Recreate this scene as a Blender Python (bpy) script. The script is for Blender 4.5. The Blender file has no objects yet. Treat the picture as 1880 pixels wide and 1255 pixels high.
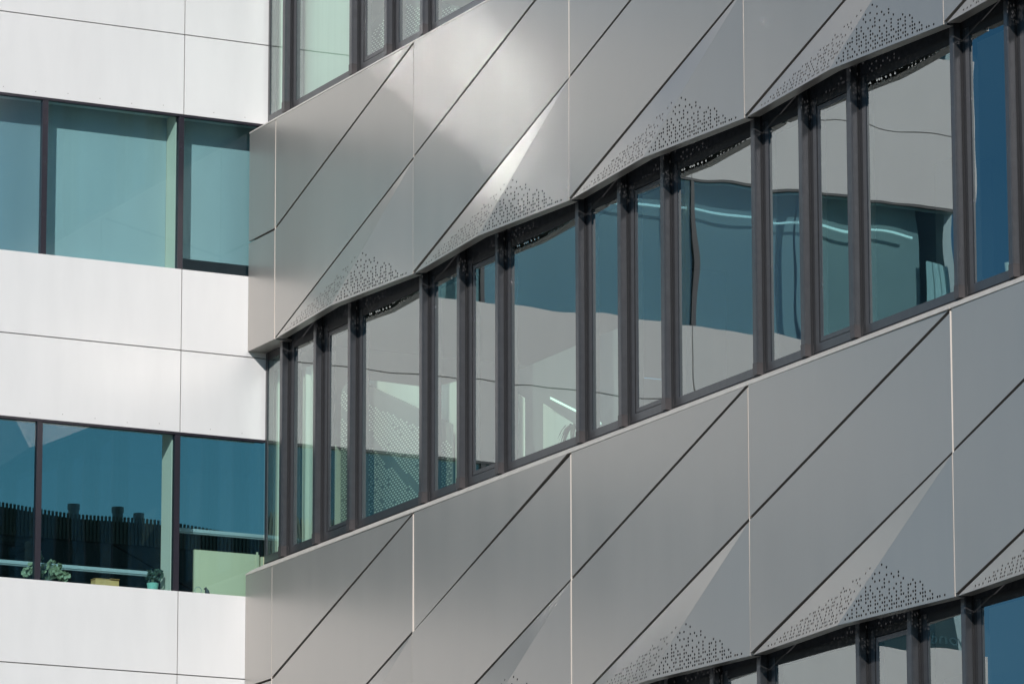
import bpy, bmesh, math, random
from mathutils import Vector, Matrix
from mathutils.geometry import delaunay_2d_cdt
random.seed(7)
scene = bpy.context.scene
C = scene.collection

# ------------------------------------------------------------------ camera
FPX, PITCH, ROLL, HEAD = 9731.93, math.radians(12.345077), math.radians(-0.09879), math.radians(26.675509)
def c2w(x, y, z):
    sm, cm = math.sin(HEAD), math.cos(HEAD)
    return Vector((x*sm - y*cm, x*cm + y*sm, z))
cam_d = bpy.data.cameras.new('camera')
cam = bpy.data.objects.new('camera', cam_d)
C.objects.link(cam)
cam_d.sensor_width = 36.0
cam_d.lens = FPX/1880*36.0
cam_d.clip_start = 0.5
cam_d.clip_end = 6000
pos = c2w(2.370042, -50.0, 0) + Vector((0, 0, 1.6))
right, up, fwd = c2w(1, 0, 0), c2w(0, -math.sin(PITCH), math.cos(PITCH)), c2w(0, math.cos(PITCH), math.sin(PITCH))
r2 = right*math.cos(ROLL) + up*math.sin(ROLL)
u2 = up*math.cos(ROLL) - right*math.sin(ROLL)
M4 = Matrix((r2, u2, -fwd)).transposed().to_4x4()
M4.translation = pos
cam.matrix_world = M4
scene.camera = cam

# ------------------------------------------------------------------ light
SUN_AZ = Vector((0.813, -0.583, 0)).normalized()
SUN_EL = math.radians(28.0)
sun_dir = SUN_AZ*math.cos(SUN_EL) + Vector((0, 0, math.sin(SUN_EL)))
world = bpy.data.worlds.new('World')
scene.world = world
world.use_nodes = True
nt = world.node_tree
sky = nt.nodes.new('ShaderNodeTexSky')
sky.sky_type = 'NISHITA'
sky.sun_disc = False
sky.sun_elevation = SUN_EL
sky.sun_rotation = math.atan2(SUN_AZ.x, SUN_AZ.y)
sky.air_density = 1.0
sky.dust_density = 0.1
sky.ozone_density = 2.5
sky.altitude = 2500
nt.nodes['Background'].inputs['Strength'].default_value = 0.085
hs = nt.nodes.new('ShaderNodeHueSaturation')
hs.inputs['Saturation'].default_value = 1.25
hs.inputs['Hue'].default_value = 0.485
nt.links.new(sky.outputs[0], hs.inputs['Color'])
nt.links.new(hs.outputs[0], nt.nodes['Background'].inputs['Color'])
sl = bpy.data.lights.new('sun', 'SUN')
sl.energy = 3.6
sl.angle = math.radians(0.5)
sl.color = (1.0, 0.965, 0.93)
so = bpy.data.objects.new('sun', sl)
so.rotation_euler = sun_dir.to_track_quat('Z', 'Y').to_euler()
so.location = (40, -40, 60)
C.objects.link(so)
scene.view_settings.view_transform = 'Standard'
scene.view_settings.look = 'None'
scene.view_settings.exposure = 0.0
scene.view_settings.gamma = 1.0
scene.cycles.max_bounces = 12
scene.cycles.transparent_max_bounces = 24
scene.cycles.caustics_reflective = True
scene.cycles.sample_clamp_indirect = 0.0
scene.cycles.blur_glossy = 0.3
scene.cycles.caustics_refractive = False

# ------------------------------------------------------------------ materials
def new_mat(name):
    m = bpy.data.materials.new(name)
    m.use_nodes = True
    return m, m.node_tree, m.node_tree.nodes['Principled BSDF']

def mat(name, col, rough=0.5, metal=0.0, spec=0.5, var=0.0, vscale=3.0, bump=0.0, bscale=2.0, rvar=0.0, stretch=None):
    m, t, b = new_mat(name)
    b.inputs['Base Color'].default_value = (*col, 1)
    b.inputs['Roughness'].default_value = rough
    b.inputs['Metallic'].default_value = metal
    b.inputs['Specular IOR Level'].default_value = spec
    geo = t.nodes.new('ShaderNodeNewGeometry')
    src = geo.outputs['Position']
    if stretch:
        mp = t.nodes.new('ShaderNodeMapping')
        mp.inputs['Scale'].default_value = stretch
        t.links.new(src, mp.inputs['Vector'])
        src = mp.outputs[0]
    if var or rvar:
        n = t.nodes.new('ShaderNodeTexNoise')
        n.inputs['Scale'].default_value = vscale
        n.inputs['Detail'].default_value = 5
        t.links.new(src, n.inputs['Vector'])
        if var:
            mr = t.nodes.new('ShaderNodeMapRange')
            mr.inputs['From Min'].default_value = 0.3; mr.inputs['From Max'].default_value = 0.7
            mr.inputs['To Min'].default_value = 1-var; mr.inputs['To Max'].default_value = 1+var*0.4
            t.links.new(n.outputs[0], mr.inputs[0])
            mx = t.nodes.new('ShaderNodeVectorMath'); mx.operation = 'SCALE'
            mx.inputs[0].default_value = col
            t.links.new(mr.outputs[0], mx.inputs['Scale'])
            t.links.new(mx.outputs[0], b.inputs['Base Color'])
        if rvar:
            mr = t.nodes.new('ShaderNodeMapRange')
            mr.inputs['From Min'].default_value = 0.3; mr.inputs['From Max'].default_value = 0.7
            mr.inputs['To Min'].default_value = rough-rvar; mr.inputs['To Max'].default_value = rough+rvar
            t.links.new(n.outputs[0], mr.inputs[0])
            t.links.new(mr.outputs[0], b.inputs['Roughness'])
    if bump:
        n2 = t.nodes.new('ShaderNodeTexNoise')
        n2.inputs['Scale'].default_value = bscale
        n2.inputs['Detail'].default_value = 1.0
        t.links.new(geo.outputs['Position'], n2.inputs['Vector'])
        bp = t.nodes.new('ShaderNodeBump')
        bp.inputs['Distance'].default_value = bump
        t.links.new(n2.outputs[0], bp.inputs['Height'])
        t.links.new(bp.outputs[0], b.inputs['Normal'])
    return m

def glass(name, R, gcol, tcol, bump, bscale, rough=0.0, add=0.12):
    m, t, b = new_mat(name)
    t.nodes.remove(b)
    out = t.nodes['Material Output']
    gl = t.nodes.new('ShaderNodeBsdfGlossy'); gl.inputs['Roughness'].default_value = rough
    gl.inputs['Color'].default_value = (*gcol, 1)
    tr = t.nodes.new('ShaderNodeBsdfTransparent'); tr.inputs['Color'].default_value = (*tcol, 1)
    mx = t.nodes.new('ShaderNodeMixShader')
    fr = t.nodes.new('ShaderNodeLayerWeight'); fr.inputs['Blend'].default_value = 0.25
    mr = t.nodes.new('ShaderNodeMapRange')
    mr.inputs['To Min'].default_value = R; mr.inputs['To Max'].default_value = min(1.0, R+add)
    t.links.new(fr.outputs['Fresnel'], mr.inputs[0])
    t.links.new(mr.outputs[0], mx.inputs[0])
    t.links.new(tr.outputs[0], mx.inputs[1]); t.links.new(gl.outputs[0], mx.inputs[2])
    t.links.new(mx.outputs[0], out.inputs[0])
    if bump:
        geo = t.nodes.new('ShaderNodeNewGeometry')
        oi = t.nodes.new('ShaderNodeObjectInfo')
        ad = t.nodes.new('ShaderNodeVectorMath'); ad.operation = 'MULTIPLY_ADD'
        cb = t.nodes.new('ShaderNodeCombineXYZ')
        t.links.new(oi.outputs['Random'], cb.inputs[0]); t.links.new(oi.outputs['Random'], cb.inputs[2])
        ad.inputs[1].default_value = (9, 0, 9)
        t.links.new(cb.outputs[0], ad.inputs[0]); t.links.new(geo.outputs['Position'], ad.inputs[2])
        n2 = t.nodes.new('ShaderNodeTexNoise')
        n2.inputs['Scale'].default_value = bscale; n2.inputs['Detail'].default_value = 0.6
        t.links.new(ad.outputs[0], n2.inputs['Vector'])
        bp = t.nodes.new('ShaderNodeBump'); bp.inputs['Distance'].default_value = bump
        t.links.new(n2.outputs[0], bp.inputs['Height']); t.links.new(bp.outputs[0], gl.inputs['Normal'])
    return m

def emit(name, col, s):
    m, t, b = new_mat(name)
    b.inputs['Base Color'].default_value = (*col, 1)
    b.inputs['Emission Color'].default_value = (*col, 1)
    b.inputs['Emission Strength'].default_value = s
    return m

M = {}
M['cladding'] = mat('anodised_cladding', (0.48, 0.447, 0.412), 0.35, 0.62, 0.5, var=0.03, vscale=1.2, rvar=0.02, bump=0.006, bscale=0.8, stretch=(3, 3, 0.5))
M['edge'] = mat('sunlit_edge_tone', (0.78, 0.70, 0.62), 0.5, 0, 0.5)  # pale tone of a panel return in full sun
M['flashing'] = mat('sill_flashing', (0.66, 0.61, 0.55), 0.4, 0.15, 0.5, var=0.12, vscale=9)
M['fin'] = mat('dark_grey_frame', (0.125, 0.125, 0.13), 0.30, 0.75, 0.5, var=0.1, vscale=14)
M['shoe'] = mat('mullion_shoe', (0.075, 0.066, 0.066), 0.35, 0.3)
M['rubber'] = mat('black_gasket', (0.012, 0.012, 0.013), 0.6)
M['cavity'] = mat('black_membrane', (0.06, 0.06, 0.064), 0.8, 0, 0.15, var=0.3, vscale=20)
M['white'] = mat('white_panel', (0.70, 0.688, 0.675), 0.5, 0, 0.4, var=0.03, vscale=2.6, bump=0.004, bscale=1.2, stretch=(1, 2.2, 0.5))
M['joint'] = mat('brown_joint', (0.20, 0.17, 0.14), 0.8)
M['wdark'] = mat('dark_window_edge', (0.022, 0.018, 0.026), 0.35)
M['glass'] = glass('coated_glass', 0.35, (0.92, 0.98, 0.97), (0.84, 1.0, 0.90), 0.006, 0.9, add=0.09)
M['clear'] = glass('clear_edge', 0.0, (1, 1, 1), (1, 1, 1), 0, 1, 0.0, 0.0)
M['wglass'] = glass('blue_glass', 0.035, (0.95, 0.98, 1.0), (0.60, 0.82, 0.87), 0.004, 0.9, 0.0)
M['tglass'] = glass('satin_sun_glass', 0.66, (0.88, 0.97, 1.0), (0.3, 0.45, 0.5), 0.0, 0.9, 0.125)
M['oglass'] = glass('outer_sun_glass', 0.25, (0.88, 0.97, 1.0), (0.60, 0.82, 0.87), 0.0, 0.9, 0.13)
M['mglass'] = glass('sun_glass', 0.18, (0.88, 0.97, 1.0), (0.56, 0.78, 0.86), 0.0, 0.9, 0.13)
M['rearglass'] = glass('sky_dimmer_glass', 0.03, (0.9, 0.97, 1.0), (0.50, 0.47, 0.36), 0, 1)
M['blind'] = mat('pale_blind_fabric', (0.47, 0.48, 0.455), 0.85, var=0.05, vscale=3, stretch=(1, 1, 0.3))
M['curtain'] = mat('mint_curtain_fabric', (0.86, 0.90, 0.84), 0.85, var=0.04, vscale=6, stretch=(3, 3, 0.15))
M['curtain2'] = mat('soft_mint_fabric', (0.66, 0.70, 0.66), 0.85, var=0.06, vscale=5, stretch=(3, 3, 0.1))
M['plaster'] = mat('pale_plaster', (0.62, 0.66, 0.62), 0.8, var=0.04, vscale=2)
M['warm'] = mat('warm_plaster', (0.85, 0.72, 0.54), 0.8, var=0.03)
M['greenwall'] = mat('pale_green_board', (0.80, 0.64, 0.40), 0.6, var=0.04, vscale=2)
M['interior'] = mat('grey_interior', (0.22, 0.23, 0.24), 0.8, var=0.1, vscale=1)
M['ceiling'] = mat('ceiling_tile', (0.42, 0.43, 0.43), 0.8)
M['carpet'] = mat('dark_carpet', (0.06, 0.065, 0.07), 0.95, var=0.2, vscale=30)
M['screen'] = mat('grey_screen_film', (0.22, 0.24, 0.25), 0.6)
M['dot'] = mat('sun_spot_dots', (0.90, 0.93, 0.88), 0.7)  # pale colour of the painted sun spots
M['corr'] = mat('dark_corrugated_metal', (0.20, 0.21, 0.18), 0.5, 0.1, var=0.2, vscale=4)
M['darkclad'] = mat('dark_wall_cladding', (0.075, 0.085, 0.085), 0.5, 0.1, var=0.1, vscale=2)
M['steel'] = mat('galvanised_pipe', (0.42, 0.44, 0.44), 0.3, 0.3, var=0.2, vscale=12)
M['leaf'] = mat('grey_green_leaf', (0.34, 0.36, 0.20), 0.55, var=0.4, vscale=40)
M['leafdark'] = mat('dark_leaf', (0.05, 0.08, 0.045), 0.5, var=0.4, vscale=40)
M['stem'] = mat('green_stem', (0.14, 0.16, 0.09), 0.6)
M['soil'] = mat('potting_soil', (0.04, 0.03, 0.02), 0.95)
M['potwhite'] = mat('glazed_pot', (0.35, 0.37, 0.36), 0.3)
M['potmint'] = mat('mint_glazed_pot', (0.35, 0.62, 0.46), 0.3)
M['card'] = mat('tan_cardboard', (0.85, 0.45, 0.16), 0.85, var=0.1, vscale=20)
M['rail'] = mat('white_lacquer_rail', (0.48, 0.50, 0.47), 0.4)
M['darkobj'] = mat('dark_ceramic', (0.05, 0.045, 0.045), 0.4)
M['lamp'] = emit('lamp_diffuser', (0.80, 1.0, 0.93), 0.95)
M['ink'] = mat('grey_lettering', (0.05, 0.09, 0.10), 0.5)
M['ground'] = mat('paved_ground', (0.10, 0.095, 0.085), 0.9, var=0.25, vscale=0.5)

# ------------------------------------------------------------------ helpers
class MB:
    def __init__(s): s.v = []; s.f = []; s.m = []
    def box(s, x0, x1, y0, y1, z0, z1, mi=0, front=None):
        b = len(s.v)
        s.v += [(x0,y0,z0),(x1,y0,z0),(x1,y1,z0),(x0,y1,z0),(x0,y0,z1),(x1,y0,z1),(x1,y1,z1),(x0,y1,z1)]
        fs = [(0,3,2,1),(4,5,6,7),(0,1,5,4),(1,2,6,5),(2,3,7,6),(3,0,4,7)]   # -z +z -y +x +y -x
        for i, q in enumerate(fs):
            s.f.append(tuple(b+k for k in q))
            s.m.append(front[1] if front and i == front[0] else mi)
    def poly(s, pts, mi=0):
        b = len(s.v); s.v += [tuple(p) for p in pts]
        s.f.append(tuple(range(b, b+len(pts)))); s.m.append(mi)
    def prism(s, front, back, mi=0):
        n = len(front); b = len(s.v)
        s.v += [tuple(p) for p in front] + [tuple(p) for p in back]
        s.f.append(tuple(range(b, b+n))); s.m.append(mi)
        s.f.append(tuple(reversed(range(b+n, b+2*n)))); s.m.append(mi)
        for i in range(n):
            j = (i+1) % n
            s.f.append((b+i, b+n+i, b+n+j, b+j)); s.m.append(mi)
    def tube(s, pts, rads, n=8, mi=0, cap=True):
        rings = []
        pts = [Vector(p) for p in pts]
        for i, p in enumerate(pts):
            d = (pts[min(i+1, len(pts)-1)] - pts[max(i-1, 0)]).normalized()
            a = d.cross(Vector((0, 0, 1)) if abs(d.z) < 0.9 else Vector((1, 0, 0))).normalized()
            c = d.cross(a)
            b = len(s.v)
            s.v += [tuple(p + (a*math.cos(2*math.pi*k/n) + c*math.sin(2*math.pi*k/n))*rads[i]) for k in range(n)]
            rings.append(b)
        for i in range(len(rings)-1):
            for k in range(n):
                k2 = (k+1) % n
                s.f.append((rings[i]+k, rings[i]+k2, rings[i+1]+k2, rings[i+1]+k)); s.m.append(mi)
        if cap:
            s.f.append(tuple(reversed(range(rings[0], rings[0]+n)))); s.m.append(mi)
            s.f.append(tuple(range(rings[-1], rings[-1]+n))); s.m.append(mi)
    def build(s, name, mats, parent=None, bevel=0.0, recalc=True):
        me = bpy.data.meshes.new(name)
        me.from_pydata(s.v, [], s.f)
        for m in (mats if isinstance(mats, list) else [mats]): me.materials.append(m)
        me.polygons.foreach_set('material_index', s.m)
        if recalc:
            bm = bmesh.new(); bm.from_mesh(me)
            bmesh.ops.recalc_face_normals(bm, faces=bm.faces); bm.to_mesh(me); bm.free()
        me.update()
        o = bpy.data.objects.new(name, me); C.objects.link(o)
        if parent: o.parent = parent
        if bevel:
            bv = o.modifiers.new('bevel', 'BEVEL'); bv.width = bevel; bv.segments = 2; bv.limit_method = 'ANGLE'
        return o

def empty(name, label, cat, loc=(0,0,0), group=None):
    o = bpy.data.objects.new(name, None); C.objects.link(o)
    o.location = loc; o['label'] = label; o['category'] = cat
    if group: o['group'] = group
    return o
def tag(o, label, cat, group=None):
    o['label'] = label; o['category'] = cat
    if group: o['group'] = group
    return o

def inset(poly, offs):
    """convex ccw polygon in 2-D, move edge i inwards by offs[i]"""
    n = len(poly); L = []
    for i in range(n):
        a, b = Vector(poly[i]), Vector(poly[(i+1) % n])
        d = (b-a).normalized(); nn = Vector((-d.y, d.x))
        L.append((a + nn*offs[i], d))
    out = []
    for i in range(n):
        p, d = L[i-1]; q, e = L[i]
        den = d.x*e.y - d.y*e.x
        t = ((q.x-p.x)*e.y - (q.y-p.y)*e.x)/den
        out.append(p + d*t)
    return out

# ------------------------------------------------------------------ metal-clad building
S0, BAY, FLOOR = 0.6226, 3.0722, 4.3489
YB = -0.198                       # front plane of the cladding bands; the glass stands at y = 0
ZB = 12.4332                      # bottom of the middle band
HB = 2.1584                       # height of a band
NODE = HB/2
FD, FX = 0.125, 0.51              # how far and where the folded panels push out
NB = 5
HR = {1:[55,57,58,60,61,62,64,66,67,68,69,71,72,74,75,77,78,79,81,82,83,85,86,88,90,91,92,94,95,97],2:[56,58,60,63,65,68,70,72,73,75,76,77,79,80,82,84,85,88,89,92],3:[58,60,62,65,66,68,69,71,72,74,75,77,78,81,82,83,85,87,88,89,91],4:[59,61,64,66,68,70,72,73,75,77,79,80,82,84,85,88],5:[60,61,62,64,65,67,68,70,71,74,77,79,82,85,88],6:[62,64,65,67,70,74,76,79,82,83,85,87],7:[64,66,69,71,72,77,79,84],8:[64,66,72,74,80],9:[68,70,72,76,78],10:[67,73,75,78],11:[68,70],12:[73],13:[71]}
HL = {1:[10,12,14,17,18,20,21,23,24,25,27,28,29,31,33,35,37,39,41,42,44,45,47,48,50,51],2:[15,17,19,20,23,25,28,29,31,33,34,38,39,42,43,44,46,48,50],3:[19,21,23,25,27,29,31,33,35,36,39,41,43,47,48,50,52,53],4:[23,26,28,31,33,34,36,38,40,43,45,47,51,53,54,55],5:[28,29,31,32,36,37,39,43,45,46,49,51,52,56],6:[33,35,36,38,40,41,43,44,46,47,49,51,54,55,57],7:[38,42,46,47,51,53,55],8:[43,45,47,48,50,56,58],9:[50,52,53,55,61],10:[51,59],11:[56,58,60],12:[63],13:[65]}
holesR = [(x*0.0303, r*0.0288+0.002) for r, xs in HR.items() for x in xs]
holesL = [(x*0.0303, r*0.0288+0.002) for r, xs in HL.items() for x in xs]

metal = empty('office_building', 'grey metal clad office block with slanted folded panels and long dark framed window rows', 'building', (0, 0, 0))

G = 0.011                         # half gap
def flat_panel(pts2, offs, tilt=(0, 0, 0), depth=0.03):
    q = inset(pts2, offs)
    cx = sum(p.x for p in q)/len(q); cz = sum(p.y for p in q)/len(q)
    fr = [(p.x, YB + tilt[0] + tilt[1]*(p.x-cx) + tilt[2]*(p.y-cz), p.y) for p in q]
    bk = [(a, b+depth, c) for a, b, c in fr]
    mb = MB(); mb.prism(fr, bk); return mb

def facet(mb, tri, holes, yfun, r=0.0106):
    verts = [Vector(p) for p in tri]; edges = [(0, 1), (1, 2), (2, 0)]; loops = []
    for hx, hz in holes:
        b = len(verts); n = 8
        for k in range(n):
            a = 2*math.pi*(k+0.5)/n
            verts.append(Vector((hx + r*math.cos(a), hz + r*math.sin(a))))
        edges += [(b+k, b+(k+1) % n) for k in range(n)]
        loops.append((hx, hz))
    ov, oe, of, *_ = delaunay_2d_cdt(verts, edges, [], 0, 1e-6)
    base = len(mb.v)
    mb.v += [(p.x, yfun(p.x, p.y), p.y) for p in ov]
    cell = {}
    for hx, hz in loops: cell.setdefault((round(hx/0.05), round(hz/0.05)), []).append((hx, hz))
    for t in of:
        c = (ov[t[0]]+ov[t[1]]+ov[t[2]])/3
        inside = False
        gi, gj = round(c.x/0.05), round(c.y/0.05)
        for di in (-1, 0, 1):
            for dj in (-1, 0, 1):
                for hx, hz in cell.get((gi+di, gj+dj), ()):
                    if (c.x-hx)**2 + (c.y-hz)**2 < (r*0.93)**2: inside = True
        if not inside:
            mb.f.append(tuple(base+i for i in t)); mb.m.append(0)

def perforated_mesh():
    tri = inset([(0, 0), (BAY, 0), (BAY, NODE)], [0, G, G+0.002])
    A, B, Cc = tri
    F = Vector((BAY*FX, 0))
    def yl(x, z):    # plane A F C
        return plane_y((A, YB), (F, YB-FD), (Cc, YB), x, z)
    def yr(x, z):
        return plane_y((F, YB-FD), (B, YB), (Cc, YB), x, z)
    def plane_y(p, q, s, x, z):
        P = Vector((p[0].x, p[1], p[0].y)); Q = Vector((q[0].x, q[1], q[0].y)); S = Vector((s[0].x, s[1], s[0].y))
        n = (Q-P).cross(S-P)
        return P.y - (n.x*(x-P.x) + n.z*(z-P.z))/n.y
    mb = MB()
    def ins(t, h, pad=0.013):
        for i in range(3):
            a, b = t[i], t[(i+1) % 3]; d = (b-a).normalized(); nn = Vector((-d.y, d.x))
            if (Vector(h)-a).dot(nn) < pad: return False
        return True
    tl = [A, F, Cc]; tr = [F, B, Cc]
    facet(mb, tl, [h for h in holesL if ins(tl, h)], yl)
    facet(mb, tr, [h for h in holesR if ins(tr, h)], yr)
    # returns: bottom lip and edge flanges
    def v(p, y): return (p.x, y, p.y)
    a, f, b, c = (v(A, YB), v(F, YB-FD), v(B, YB), v(Cc, YB))
    lip = 0.085
    mb.poly([a, (A.x+0.05, YB+lip, A.y), (F.x, YB-FD+lip, 0), f]); mb.poly([f, (F.x, YB-FD+lip, 0), (B.x, YB+lip, 0), b])
    mb.poly([b, (B.x, YB+0.03, B.y), (Cc.x, YB+0.03, Cc.y), c]); mb.poly([c, (Cc.x, YB+0.03, Cc.y), (A.x, YB+0.03, A.y), a])
    return mb

perf = perforated_mesh()
perf_src = None
TILT = {}
rt = random.Random(3)
def band(zb, row, bays):
    global perf_src
    for k in bays:
        x0, x1 = S0+k*BAY, S0+(k+1)*BAY
        z0, zn, z1 = zb, zb+NODE, zb+HB
        t = lambda: (rt.uniform(-.002, .002), rt.uniform(-.006, .006), rt.uniform(-.006, .006))
        # upper triangle, slanted middle panel, folded perforated panel
        flat_panel([(x0, zn), (x1, z1), (x0, z1)], [G+0.002, 0, G], t()).build('cladding_panel', M['cladding'], metal)
        flat_panel([(x0, z0), (x1, zn), (x1, z1), (x0, zn)], [G+0.002, G, G+0.002, G], t()).build('cladding_panel', M['cladding'], metal)
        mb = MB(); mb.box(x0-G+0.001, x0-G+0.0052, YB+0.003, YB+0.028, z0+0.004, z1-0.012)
        mb.build('sunlit_edge_strip', M['edge'], metal)  # added strip, its pale colour stands in for the sunlit panel return
        if perf_src is None:
            perf_src = perf.build('perforated_panel', M['cladding'], metal, recalc=False)
            sd = perf_src.modifiers.new('sheet', 'SOLIDIFY'); sd.thickness = 0.003; sd.offset = 0
            p = perf_src
        else:
            p = perf_src.copy(); C.objects.link(p); p.parent = metal
        p.location = (x0, 0, z0)
        # sloping flashing under the sill
        mb = MB(); a, b = x0+0.004, x1-0.004
        prof = [(YB, z1+0.002), (YB-0.004, z1+0.004), (YB-0.004, z1+0.018), (YB+0.055, z1+0.058), (YB+0.186, z1+0.122), (YB+0.186, z1+0.09), (YB+0.05, z1+0.0)]
        mb.prism([(a, y, z) for y, z in prof], [(b, y, z) for y, z in prof])
        mb.build('sill_flashing', M['flashing'], metal)
    z0, zn, z1 = zb, zb+NODE, zb+HB
    for (a, b) in ((z0, zn-G), (zn+G, z1)):
        mb = MB(); mb.box(0.002, S0-G, YB, YB+0.03, a, b)
        if a == z0: mb.box(0.002, S0-G, YB+0.03, -0.004, z0, z0+0.02)
        mb.build('end_panel', M['cladding'], metal)
    prof = [(YB, z1+0.002), (YB-0.004, z1+0.004), (YB-0.004, z1+0.018), (YB+0.055, z1+0.058), (YB+0.186, z1+0.122), (YB+0.186, z1+0.09), (YB+0.05, z1+0.0)]
    mb = MB(); mb.prism([(0.002, y, z) for y, z in prof], [(S0-0.004, y, z) for y, z in prof]); mb.build('sill_flashing', M['flashing'], metal)
    mb = MB(); mb.box(0.001, 16.4, 0.0, 0.28, zb-0.005, zb+HB+0.11)
    mb.box(0.03, 16.4, YB+0.05, -0.002, zb+0.60, zb+HB-0.02); mb.build('backing_wall', M['cavity'], metal)

band(ZB, 1, range(NB)); band(ZB-FLOOR, 2, range(NB)); band(ZB+FLOOR, 0, range(3))

def window_row(z0, order, kmax, zcap=None):
    """z0 bottom of the sill rail; order = mullion modules in a bay"""
    g0, g1, zt = z0+0.078, z0+1.99, z0+2.058
    cs = []
    for k in range(kmax):
        for m_ in order: cs.append(0.5335 + k*BAY + m_*BAY/4)
    cs = [c for c in cs if c < 16.2]
    for c in cs:
        mb = MB()
        mb.box(c-0.033, c+0.032, -0.08, 0.004, z0-0.012, zt+0.20)
        mb.box(c-0.024, c+0.023, -0.083, -0.0795, z0-0.012, zt+0.20)
        mb.box(c+0.0325, c+0.0345, -0.027, -0.010, z0-0.010, zt+0.1, 1)
        mb.box(c-0.0355, c-0.0335, -0.027, -0.010, z0-0.010, zt+0.1, 1)
        mb.box(c+0.064, c+0.069, -0.0085, -0.0072, z0+0.03, zt, 1)
        mb.box(c-0.0345, c+0.0335, -0.0845, -0.002, z0-0.014, z0+0.085, 2)
        mb.build('mullion', [M['fin'], M['rubber'], M['shoe']], metal)
    edges = [-0.10] + cs
    for i in range(len(edges)-1):
        a, b = edges[i], edges[i+1]
        xa, xb = a+0.138 if i else 0.05, b-0.134
        sash = i and abs((b-a) - BAY/4) < 0.01 and (i % 3 == 2 if order[1] == 1 else i % 3 == 2)
        la, lb = (a+0.034 if i else 0.003), b-0.035
        fm = MB()
        fm.box(la, xa, -0.007, 0.06, z0, zt); fm.box(xb, lb, -0.007, 0.06, z0, zt)
        fm.box(xa, xb, -0.007, 0.06, z0, g0); fm.box(xa, xb, -0.007, 0.06, g1, zt, 1)
        # thin stepped bead round the glass
        fm.box(xa-0.007, xa-0.0005, -0.0085, -0.0072, g0, zt, 1); fm.box(xb+0.0005, xb+0.007, -0.0085, -0.0072, g0, zt, 1)
        fm.box(la, lb, -0.009, -0.0072, z0+0.002, z0+0.010, 1)
        w = fm.build('window', [M['fin'], M['rubber']], metal)
        px0, px1, pz0, pz1 = xa, xb, g0, g1
        if sash:
            sb = MB(); t = 0.042
            for q in ((px0+.006, px0+t, pz0+.006, pz1-.006), (px1-t, px1-.006, pz0+.006, pz1-.006), (px0+t, px1-t, pz0+.006, pz0+t), (px0+t, px1-t, pz1-t, pz1-.006)):
                sb.box(q[0], q[1], -0.005, 0.05, q[2], q[3])
            sb.build('sash', M['fin'], w)
            px0 += t; px1 -= t; pz0 += t; pz1 -= t
        pm = MB(); pm.box(px0, px1, 0.0, 0.02, pz0, pz1, 1, front=(2, 0))
        pm.build('pane', [M['glass'], M['clear']], w)

ZR = 10.37
window_row(ZR, (0, 1, 2), 5)
window_row(ZR+FLOOR, (0, 2, 3), 4)
window_row(ZR-FLOOR, (0, 2, 3), 5)

# rooms behind the glass
for r, z in enumerate((ZR, ZR+FLOOR, ZR-FLOOR)):
    zf, zc = z-0.17, z+2.18
    mb = MB(); mb.box(0.14, 16.4, 0.285, 7.0, zf-0.20, zf); mb.build('floor', M['carpet'], metal)
    mb = MB(); mb.box(0.14, 16.4, 0.285, 7.0, zc, zc+0.12); mb.build('ceiling', M['ceiling'], metal)
    mb = MB(); mb.box(0.0, 0.12, 0.29, 3.6, zf, zc)
    mb.build('side_wall', M['plaster'], metal)
    mb = MB(); mb.box(0.14, 16.4, 7.0, 7.15, zf, zc); mb.box(16.4, 16.55, 0.285, 7.15, zf-0.2, zc+0.12); mb.build('back_wall', M['interior'], metal)
    mb = MB(); mb.box(0.0, 0.12, 3.6, 7.1, zf, zc); mb.build('end_wall', M['interior'], metal)
    mb = MB()
    for cx in (4.2, 8.8, 13.4): mb.box(cx, cx+0.35, 2.2, 2.55, zf, zc)
    mb.build('column_row', M['interior'], metal)

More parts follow.
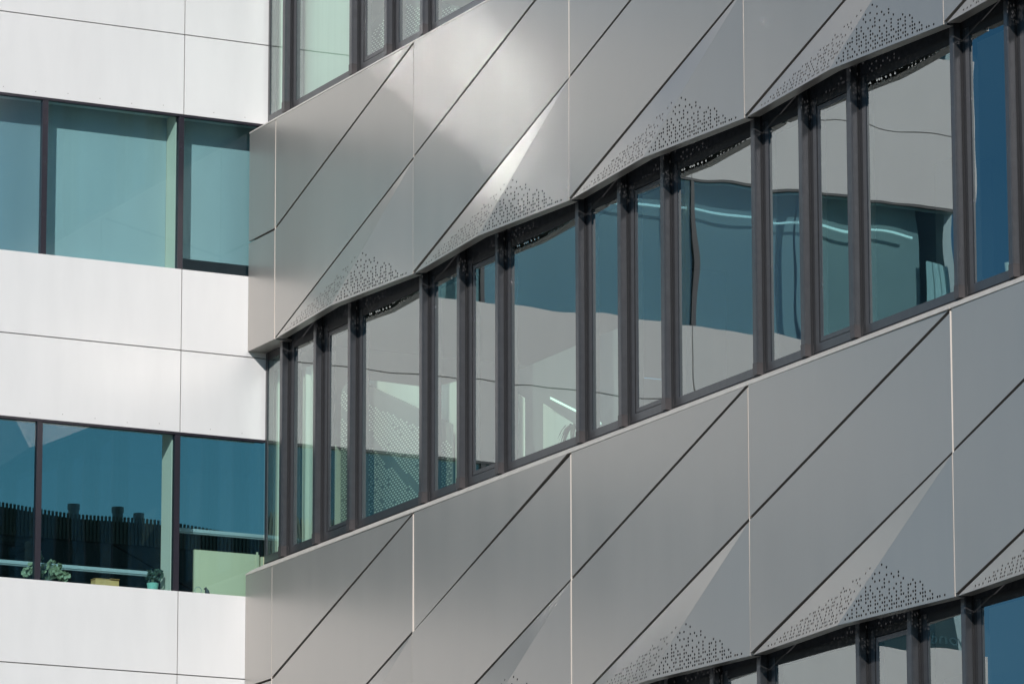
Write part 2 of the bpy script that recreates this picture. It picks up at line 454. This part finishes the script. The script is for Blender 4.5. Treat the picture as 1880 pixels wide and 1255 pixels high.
# ------------------------------------------------------------------ white panelled building (plane x = 0, runs to -y)
white = empty('panelled_building', 'white panelled building wing with two strips of blue tinted windows at left', 'building')
WF = 3.1298
HEADZ, TOPZ, JZ = 14.7107, 16.3052, 15.509      # window head, window sill above, panel joint
JU = [0.893, 4.715, 8.05]
END = 8.05
def wpanel(u0, u1, z0, z1, name='wall_panel'):
    mb = MB(); mb.box(-0.035, 0.0, -u1, -u0, z0, z1)
    return mb.build(name, M['white'], white, bevel=0.002)
g = 0.0048
us = [0.0] + JU
screws = []
for k in range(-2, 5):
    hz, tz, jz = HEADZ-k*WF, TOPZ-k*WF, JZ-k*WF
    if k == -2: tz = hz + 0.9; jz = hz + 0.795
    for i in range(len(us)-1):
        a, b = us[i] + (g if i else 0.001), us[i+1]-g
        p1 = wpanel(a, b, hz, jz-g); p2 = wpanel(a, b, jz+g, tz)
        if k in (0, 1):
            for q in range(8):
                uu = 0.25 + q*0.33 + (0.2 if q > 1 else 0)
                if a+0.04 < uu < b-0.04:
                    screws.append((uu, hz+0.045+0.01*((q*7) % 3), p1))
    mb = MB(); mb.box(-0.12, -0.045, -END+0.02, -0.001, hz+0.03, tz-0.03); mb.build('joint_backing', M['joint'], white)
    mb = MB(); mb.box(-0.30, -0.125, -END+0.02, -0.001, hz+0.02, tz-0.03); mb.build('inner_wall', M['plaster'], white)
    # black head and sill trims
    mb = MB(); mb.box(-0.06, -0.006, -END+0.02, -0.002, hz-0.022, hz-0.0005); mb.build('head_trim', M['wdark'], white)
    mb = MB(); mb.box(-0.10, -0.040, -END+0.02, -0.002, tz-0.04, tz-0.002); mb.build('sill_trim', M['wdark'], white)
    if k == -2: tz = TOPZ-k*WF
    z0, z1 = tz-WF, hz                            # the window strip below this band
    mull = [0.912, 2.320, 4.735, 6.14, 7.97]
    ed = [0.0] + mull
    for i in range(len(ed)-1):
        a = ed[i]+0.028 if i else 0.004; b = ed[i+1]-0.028
        fm = MB()
        fm.box(-0.07, -0.012, -(ed[i+1]+0.028), -(ed[i+1]-0.028), z0+0.001, z1-0.024)
        w = fm.build('window', M['wdark'], white)
        pm = MB(); pm.box(-0.045, -0.03, -b, -a, z0-0.002, z1-0.023, 1, front=(3, 0)); pm.build('pane', [M['tglass'] if (k == -1 and i < 3) else M['mglass'] if (k == 0 and i in (2, 3)) else M['oglass'] if (k == 1 and i == 3) else M['wglass'], M['clear']], w)
    # reveals behind the mullions at panel joints
    for uj in (0.925, 4.75):
        mb = MB(); mb.box(-0.31, -0.075, -uj-0.022, -uj+0.03, z0-0.03, z1+0.02); mb.build('reveal', M['warm'], white)
    # soffit of the window recess
    mb = MB(); mb.box(-3.2, -0.31, -END+0.02, 3.2, z1+0.95, z1+1.35); mb.build('floor_slab', M['ceiling'], white)
# screw heads, one small mesh per panel
byp = {}
for uu, z, p in screws: byp.setdefault(p.name, (p, []))[1].append((uu, z))
for p, L in byp.values():
    mb = MB()
    for uu, z in L: mb.tube([(-0.001, -uu, z), (0.0015, -uu, z)], [0.004, 0.004], 8)
    mb.build('screw_head', M['joint'], p)
# blinds of the upper window strip, and of the strips above
for (row, segs) in ((0, ((0.0, 0.90, 0.20), (0.95, 4.72, 0.0), (4.78, 6.13, 0.0), (6.16, 7.5, 0.0))), (-1, ((0.95, 2.31, 0), (2.33, 4.72, 0), (4.78, 6.13, 0)))):
    z0, z1 = TOPZ-WF-row*WF, HEADZ-row*WF
    for a, b, lift in segs:
        mb = MB(); mb.box(-0.296, -0.29, -b-0.0, -a, z0-0.02+lift, z1+0.1)
        mb.build('blind', M['blind'], white)
mb = MB()   # bright curtain near the far end of the wing
for i in range(7): mb.box(-0.20-0.01*(i % 2), -0.19-0.01*(i % 2), -7.53-0.05*(i+1), -7.53-0.05*i, TOPZ-WF-0.05, 14.18)
mb.build('curtain', M['curtain'], white)
mb = MB(); mb.box(-3.2, -0.30, -END, -END+0.15, 4, 18.6); mb.build('end_wall', M['white'], white)
mb = MB(); mb.box(-3.3, -3.2, -END, 3.2, 12.62, 18.6); mb.box(-3.3, -3.2, -END, 3.2, 4, 9.7); mb.build('rear_wall', M['plaster'], white)
mb = MB(); mb.box(-3.24, -3.22, -END, 3.2, 9.7, 12.62, 1, front=(3, 0)); mb.build('sky_dimmer_pane', [M['rearglass'], M['clear']], white)  # tinted pane added to dim the sky behind the wing
mb = MB(); mb.box(-3.2, -0.30, -END+0.02, 3.2, 9.55, 9.75); mb.build('floor_slab', M['carpet'], white)
mb = MB(); mb.box(-3.3, -0.0, -END, -0.001, 0.0, 2.1); mb.build('base_wall', M['white'], white)
# pale green board cut to the sunlit patch of the corner room wall
mb = MB(); mb.box(-0.54, -0.50, -0.517, 0.165, 9.75, 10.556); mb.box(-0.498, -0.494, 0.13, 0.15, 9.75, 10.58)
mb.box(-0.54, -0.50, 0.185, 0.6, 9.75, 10.54)
mb.build('lit_patch_board', M['greenwall'], white)

txt = bpy.data.curves.new('window_lettering', 'FONT'); txt.body = 'beyond'; txt.size = 0.17; txt.extrude = 0.002
to = bpy.data.objects.new('window_lettering', txt); C.objects.link(to)
dg = bpy.context.evaluated_depsgraph_get()
tm = bpy.data.meshes.new_from_object(to.evaluated_get(dg)); bpy.data.objects.remove(to)
tm.materials.clear(); tm.materials.append(M['ink'])
lo = bpy.data.objects.new('window_lettering', tm); C.objects.link(lo); lo.parent = white
lo.matrix_local = Matrix(((0, 0, 1, -0.06), (1, 0, 0, -7.99), (0, 1, 0, 10.10), (0, 0, 0, 1)))

# ------------------------------------------------------------------ ground
mb = MB(); mb.poly([(-1500, -1500, 0), (1500, -1500, 0), (1500, 1500, 0), (-1500, 1500, 0)])
gr = mb.build('ground', M['ground']); gr['kind'] = 'structure'

# ------------------------------------------------------------------ dark building added behind the lower windows in place of their reflection
nb = empty('reflection_building', 'dark building with corrugated parapet and steel flues put behind the lower left windows as their reflection', 'building', (-9, 0, 0))
XN = -9.0
mb = MB()
y = -7.0
while y < 9:
    h = 12.56 - 0.03*y + 0.02*math.sin(y*3)
    mb.box(-0.012, 0.0, y, y+0.046, 12.19, h-0.05)
    mb.box(0.0, 0.02, y, y+0.024, 12.19, h)
    y += 0.046
mb.build('corrugated_parapet', M['corr'], nb)
def npanel(pts):
    m_ = MB(); q = inset(pts, [0.008]*len(pts))
    m_.prism([(0.0, p.x, p.y) for p in q], [(-0.05, p.x, p.y) for p in q]); m_.build('wall_panel', M['darkclad'], nb)
zt_ = 12.185
npanel([(-7, 11.0), (-0.6, 11.0), (1.3, zt_), (-7, zt_)])
npanel([(-0.6, 11.0), (2.106, 11.0), (2.106, zt_), (1.3, zt_)])
npanel([(2.106, 11.0), (4.7, 11.0), (2.106, zt_)]); npanel([(4.7, 11.0), (9, 11.0), (9, zt_), (2.106, zt_)])
mb = MB(); mb.box(-6, -0.06, -7, 9, 0, 12.27); mb.build('wall', M['darkclad'], nb)
for yy, hh, rr in ((1.80, 12.56, 0.062), (2.34, 12.57, 0.062), (2.60, 12.52, 0.056)):
    mb = MB(); mb.tube([(-0.4, yy, 12.1), (-0.4, yy, hh+0.06)], [rr, rr], 16); mb.tube([(-0.4, yy, hh+0.06), (-0.4, yy, hh+0.12)], [rr*1.15, rr*1.15], 16)
    mb.build('flue_pipe', M['steel'], nb)

# ------------------------------------------------------------------ things on the sills and in the rooms
def rail(name, label, y0, y1, x, z, d=0.035):
    mb = MB(); mb.box(x-0.05, x, y0, y1, z, z+d); mb.box(x-0.04, x-0.01, y0, y1, z-0.012, z)
    return tag(mb.build(name, M['rail'], None, bevel=0.004), label, 'rail')
rail('window_rail', 'long pale horizontal rail behind the plant in the lower left windows', -4.7, -0.98, -0.36, 10.245)
rail('window_rail', 'short pale horizontal rail above the green board in the corner window', -0.80, 0.30, -0.50, 10.722)

def leafy(name, label, base, spread, n, mleaf, pot, potr, poth, rnd, leaf=0.03):
    root = empty(name, label, 'plant', base)
    mb = MB(); mb.tube([(0,0,0), (0,0,poth*0.85), (0,0,poth)], [potr*0.75, potr, potr*1.04], 16); mb.build('pot', pot, root)
    mb = MB(); mb.tube([(0,0,poth), (0,0,poth+0.004)], [potr*0.9, potr*0.9], 12); mb.build('soil', M['soil'], root)
    st, lf = MB(), MB()
    for i in range(n):
        tx, ty, tz = spread(rnd)
        p0 = Vector((0, 0, poth)); p2 = Vector((tx, ty, tz)); p1 = (p0+p2)/2 + Vector((0, 0, 0.05))
        pts = [p0*(1-t)**2 + p1*2*t*(1-t) + p2*t*t for t in (0, .25, .5, .75, 1)]
        st.tube(pts, [0.0025]*5, 5)
        for q in pts[2:] + [pts[-1]]:
            for j in range(2):
                c = q + Vector((rnd.uniform(-.03, .03), rnd.uniform(-.03, .03), rnd.uniform(-.02, .03)))
                nrm = Vector((rnd.uniform(.2, 1), rnd.uniform(-1, .6), rnd.uniform(-.5, 1))).normalized()
                a = nrm.orthogonal().normalized(); b = nrm.cross(a); s = leaf*rnd.uniform(.6, 1.1)
                ring = [c + a*s*math.cos(k*math.pi/4)*1.0 + b*s*math.sin(k*math.pi/4)*0.75 + nrm*0.25*s*(math.cos(k*math.pi/4)**2) for k in range(8)]
                lf.poly(ring)
    st.build('stem', M['stem'], root); lf.build('leaf_cluster', mleaf, root, recalc=False)
    return root
rnd = random.Random(11)
def sp1(r):
    a = r.uniform(-1, 1)
    return (r.uniform(-0.05, 0.06), a*0.17 + (0.02 if a > 0 else -0.08), 0.14 + 0.17*r.random()*(1.2-abs(a)) - 0.04*abs(a))
leafy('sill_plant', 'trailing grey green plant in a pot behind the lower left window mullion', (-0.16, -2.16, 9.99), sp1, 24, M['leaf'], M['potwhite'], 0.05, 0.08, rnd, 0.026)
def sp2(r): return (r.uniform(-0.03, 0.04), r.uniform(-0.07, 0.07), 0.13 + 0.08*r.random())
leafy('potted_plant', 'small dark plant in a mint green pot at the right end of the sill', (-0.16, -1.09, 10.03), sp2, 12, M['leafdark'], M['potmint'], 0.055, 0.10, rnd, 0.02)
mb = MB(); mb.box(-0.24, -0.12, -1.69, -1.45, 10.0, 10.125); bx = mb.build('cardboard_box', M['card'], None, bevel=0.003)
mb = MB(); mb.box(-0.225, -0.115, -1.70, -1.55, 10.1255, 10.129); mb.prism([(-0.12, -1.55, 10.1255), (-0.12, -1.45, 10.1255), (-0.10, -1.45, 10.13), (-0.10, -1.55, 10.13)], [(-0.123, -1.55, 10.129), (-0.123, -1.45, 10.129), (-0.103, -1.45, 10.133), (-0.103, -1.55, 10.133)])
mb.build('box_flap', M['card'], bx); tag(bx, 'small tan cardboard box on the window sill between the two plants', 'box')
# ring ornament
mb = MB(); n = 20
mb.tube([(-0.16, -0.62 + 0.034*math.cos(2*math.pi*k/n), 10.098 + 0.034*math.sin(2*math.pi*k/n)) for k in range(n+1)], [0.003]*(n+1), 6)
mb.tube([(-0.16, -0.62, 10.03), (-0.16, -0.62, 10.066)], [0.02, 0.006], 10)
tag(mb.build('ring_ornament', M['steel']), 'thin round ring ornament on the corner window sill', 'ornament')
mb = MB(); mb.tube([(-0.16, -0.525, 10.03), (-0.16, -0.525, 10.08), (-0.16, -0.53, 10.10), (-0.16, -0.545, 10.125), (-0.16, -0.56, 10.115)], [0.018, 0.024, 0.02, 0.016, 0.004], 12)
mb.tube([(-0.16, -0.525, 10.05), (-0.16, -0.49, 10.06), (-0.16, -0.485, 10.035)], [0.014, 0.010, 0.004], 8)
tag(mb.build('bird_figurine', M['darkobj']), 'little dark figurine beside the ring ornament on the sill', 'figurine')

# cup on the far right sill
cp = MB(); cp.tube([(0,0,0), (0,0,.07)], [.026, .034], 20, cap=False); cp.tube([(0,0,.001), (0,0,.006)], [.026, .026], 20)
cu = cp.build('paper_cup', M['rail']); cu.location = (13.19, 0.15, 10.50); tag(cu, 'white cup standing inside the far right blue window', 'cup')

# palm like plant
pr = empty('palm_plant', 'palm like pot plant in front of the slanted mint board in the middle row', 'plant', (5.90, 0.28, 10.31))
mb = MB(); mb.tube([(0,0,0), (0,0,.16)], [.06, .08], 16); mb.build('pot', M['potwhite'], pr)
mb = MB(); mb.tube([(0,0,.15), (0.01,0,.36)], [.01, .007], 8); mb.build('trunk', M['stem'], pr)
mb = MB()
for i in range(11):
    a = i*2*math.pi/11+0.2; L = 0.18+0.05*(i % 3)
    pts = [Vector((0.01+math.cos(a)*L*t, math.sin(a)*L*t*0.6, 0.36+0.13*t-0.26*t*t*(1+0.3*(i % 2)))) for t in (0, .25, .5, .75, 1)]
    sd = Vector((-math.sin(a), math.cos(a), 0))*0.018
    for j in range(4):
        w0, w1 = (0.5, 1, 1, .7, .1)[j], (0.5, 1, 1, .7, .1)[j+1]
        mb.poly([pts[j]-sd*w0, pts[j]+sd*w0, pts[j+1]+sd*w1, pts[j+1]-sd*w1])
mb.build('frond', M['leafdark'], pr, recalc=False)

# mint curtains / boards just inside the metal building's windows
def sheet(name, label, cat, poly, y, m, folds=False, th=0.012):
    mb = MB()
    if folds:
        x0, x1 = min(p[0] for p in poly), max(p[0] for p in poly); z0, z1 = min(p[1] for p in poly), max(p[1] for p in poly)
        n = max(4, int((x1-x0)/0.05)); top, bot = [], []
        for i in range(n+1):
            x = x0+(x1-x0)*i/n; yy = y+0.012*math.sin(i*1.9)
            top.append((x, yy)); 
        for i in range(n):
            (xa, ya), (xb, yb) = top[i], top[i+1]
            mb.prism([(xa, ya, z0), (xb, yb, z0), (xb, yb, z1), (xa, ya, z1)], [(xa, ya+th, z0), (xb, yb+th, z0), (xb, yb+th, z1), (xa, ya+th, z1)])
    else:
        mb.prism([(a, y, b) for a, b in poly], [(a, y+th, b) for a, b in poly])
    return tag(mb.build(name, m), label, cat)
R_ = lambda a, b, c, d: [(a, c), (b, c), (b, d), (a, d)]
ZU = ZR+FLOOR
sheet('curtain', 'pale mint curtain in the narrow corner window of the middle row', 'curtain', R_(-0.28, 0.36, 10.2, 12.28), 0.12, M['curtain'], True)
sheet('curtain', 'pale mint curtain in the second window of the middle row', 'curtain', R_(0.38, 0.84, 10.2, 12.18), 0.12, M['curtain'], True)
sheet('curtain', 'pale mint curtain in the narrow corner window of the upper row', 'curtain', R_(-0.28, 0.36, 14.55, 16.7), 0.12, M['curtain'], True)
sheet('curtain', 'wide pale mint curtain in the large window of the upper row', 'curtain', R_(0.38, 2.0, 14.55, 16.7), 0.12, M['curtain2'])
def sun_dot_screen(name, label, poly, y, fn, zoff):  # added screen, pale dots painted as sunlight falling through perforations
    mb = MB(); mb.prism([(a, y, b) for a, b in poly], [(a, y+0.02, b) for a, b in poly])
    rr = random.Random(5); xs = [p[0] for p in poly]; zs = [p[1] for p in poly]
    z = min(zs)+0.03; row = 0
    while z < max(zs):
        x = min(xs) + (row % 2)*0.032
        while x < max(xs):
            if fn(x, z) and rr.random() < 0.93:
                mb.poly([(x + .0205*math.cos(k*math.pi/4), y-0.003, z + .0062*math.sin(k*math.pi/4)) for k in range(8)], 1)
            x += 0.064
        z += 0.0235; row += 1
    return tag(mb.build(name, [M['screen'], M['dot']], None, recalc=False), label, 'screen')
# middle row: slanted top edge from (1.2,12.0) down to (3.5,11.1)
edge = lambda x: 11.85 - (x-1.70)*0.39
sheet('sun_patch_board', 'pale mint board shaped as a sunlit patch above the dotted screen in the middle row', 'board', [(1.45, 10.2), (3.75, 10.2), (3.75, 11.50), (3.0, 11.56), (1.45, 11.94)], 0.31, M['curtain'])  # board outline stands in for the sunlit wedge on the inner wall
sun_dot_screen('sun_spot_screen', 'added grey screen with painted sun spots in the fourth window of the middle row', [(1.25, 10.2), (3.62, 10.2), (3.62, edge(3.62)), (1.45, edge(1.45)), (1.25, 11.85)], 0.22, lambda x, z: z < edge(x)-0.17 and z > 10.25 and not (abs((z-11.38)+(x-1.70)*0.62) < 0.05), 0)
sun_dot_screen('sun_spot_screen', 'added grey screen with painted sun spots low in the upper row windows', [(1.3, 14.6), (3.5, 14.6), (3.5, 15.05), (2.75, 15.33), (2.0, 15.52), (1.3, 15.25)], 0.36, lambda x, z: z < 15.42-abs(x-2.15)*0.28, 0)
# boards cut to the outline of sunlit wall patches in the middle row wide window
sheet('sun_patch_board', 'narrow mint board shaped as a sun patch at the left of the wide window with the palm', 'board', [(4.70, 10.2), (5.11, 10.2), (5.11, 11.06), (4.90, 11.17), (4.70, 11.28)], 0.20, M['curtain'])
sheet('sun_patch_board', 'mint board shaped as a sun patch with a slanted top behind the palm', 'board', [(5.05, 10.2), (6.2, 10.2), (6.2, 10.47), (5.05, 11.04)], 0.42, M['curtain'])
sheet('glass_screen', 'grey partition behind the palm in the middle row', 'partition', R_(4.2, 6.3, 10.2, 11.5), 0.55, M['screen'])

def lamp(label, a, b, w=0.03):
    a, b = Vector(a), Vector(b); mb = MB()
    d = (b-a).normalized(); s = d.cross(Vector((0, 0, 1))).normalized()*w
    h = Vector((0, 0, 0.018))
    mb.prism([a-s, a+s, b+s, b-s], [a-s+h, a+s+h, b+s+h, b-s+h])
    o = mb.build('ceiling_light', M['lamp']); tag(o, label, 'ceiling light', 'linear ceiling lights'); return o
lamp('linear light strip under the head of the white wing windows, seen mirrored in the glass', (-0.16, -7.35, 14.40), (-0.16, -3.7, 14.40), 0.015)
lamp('slanting linear light above the palm in the middle row', (5.35, 0.34, 11.02), (6.3, 0.34, 10.62), 0.004)
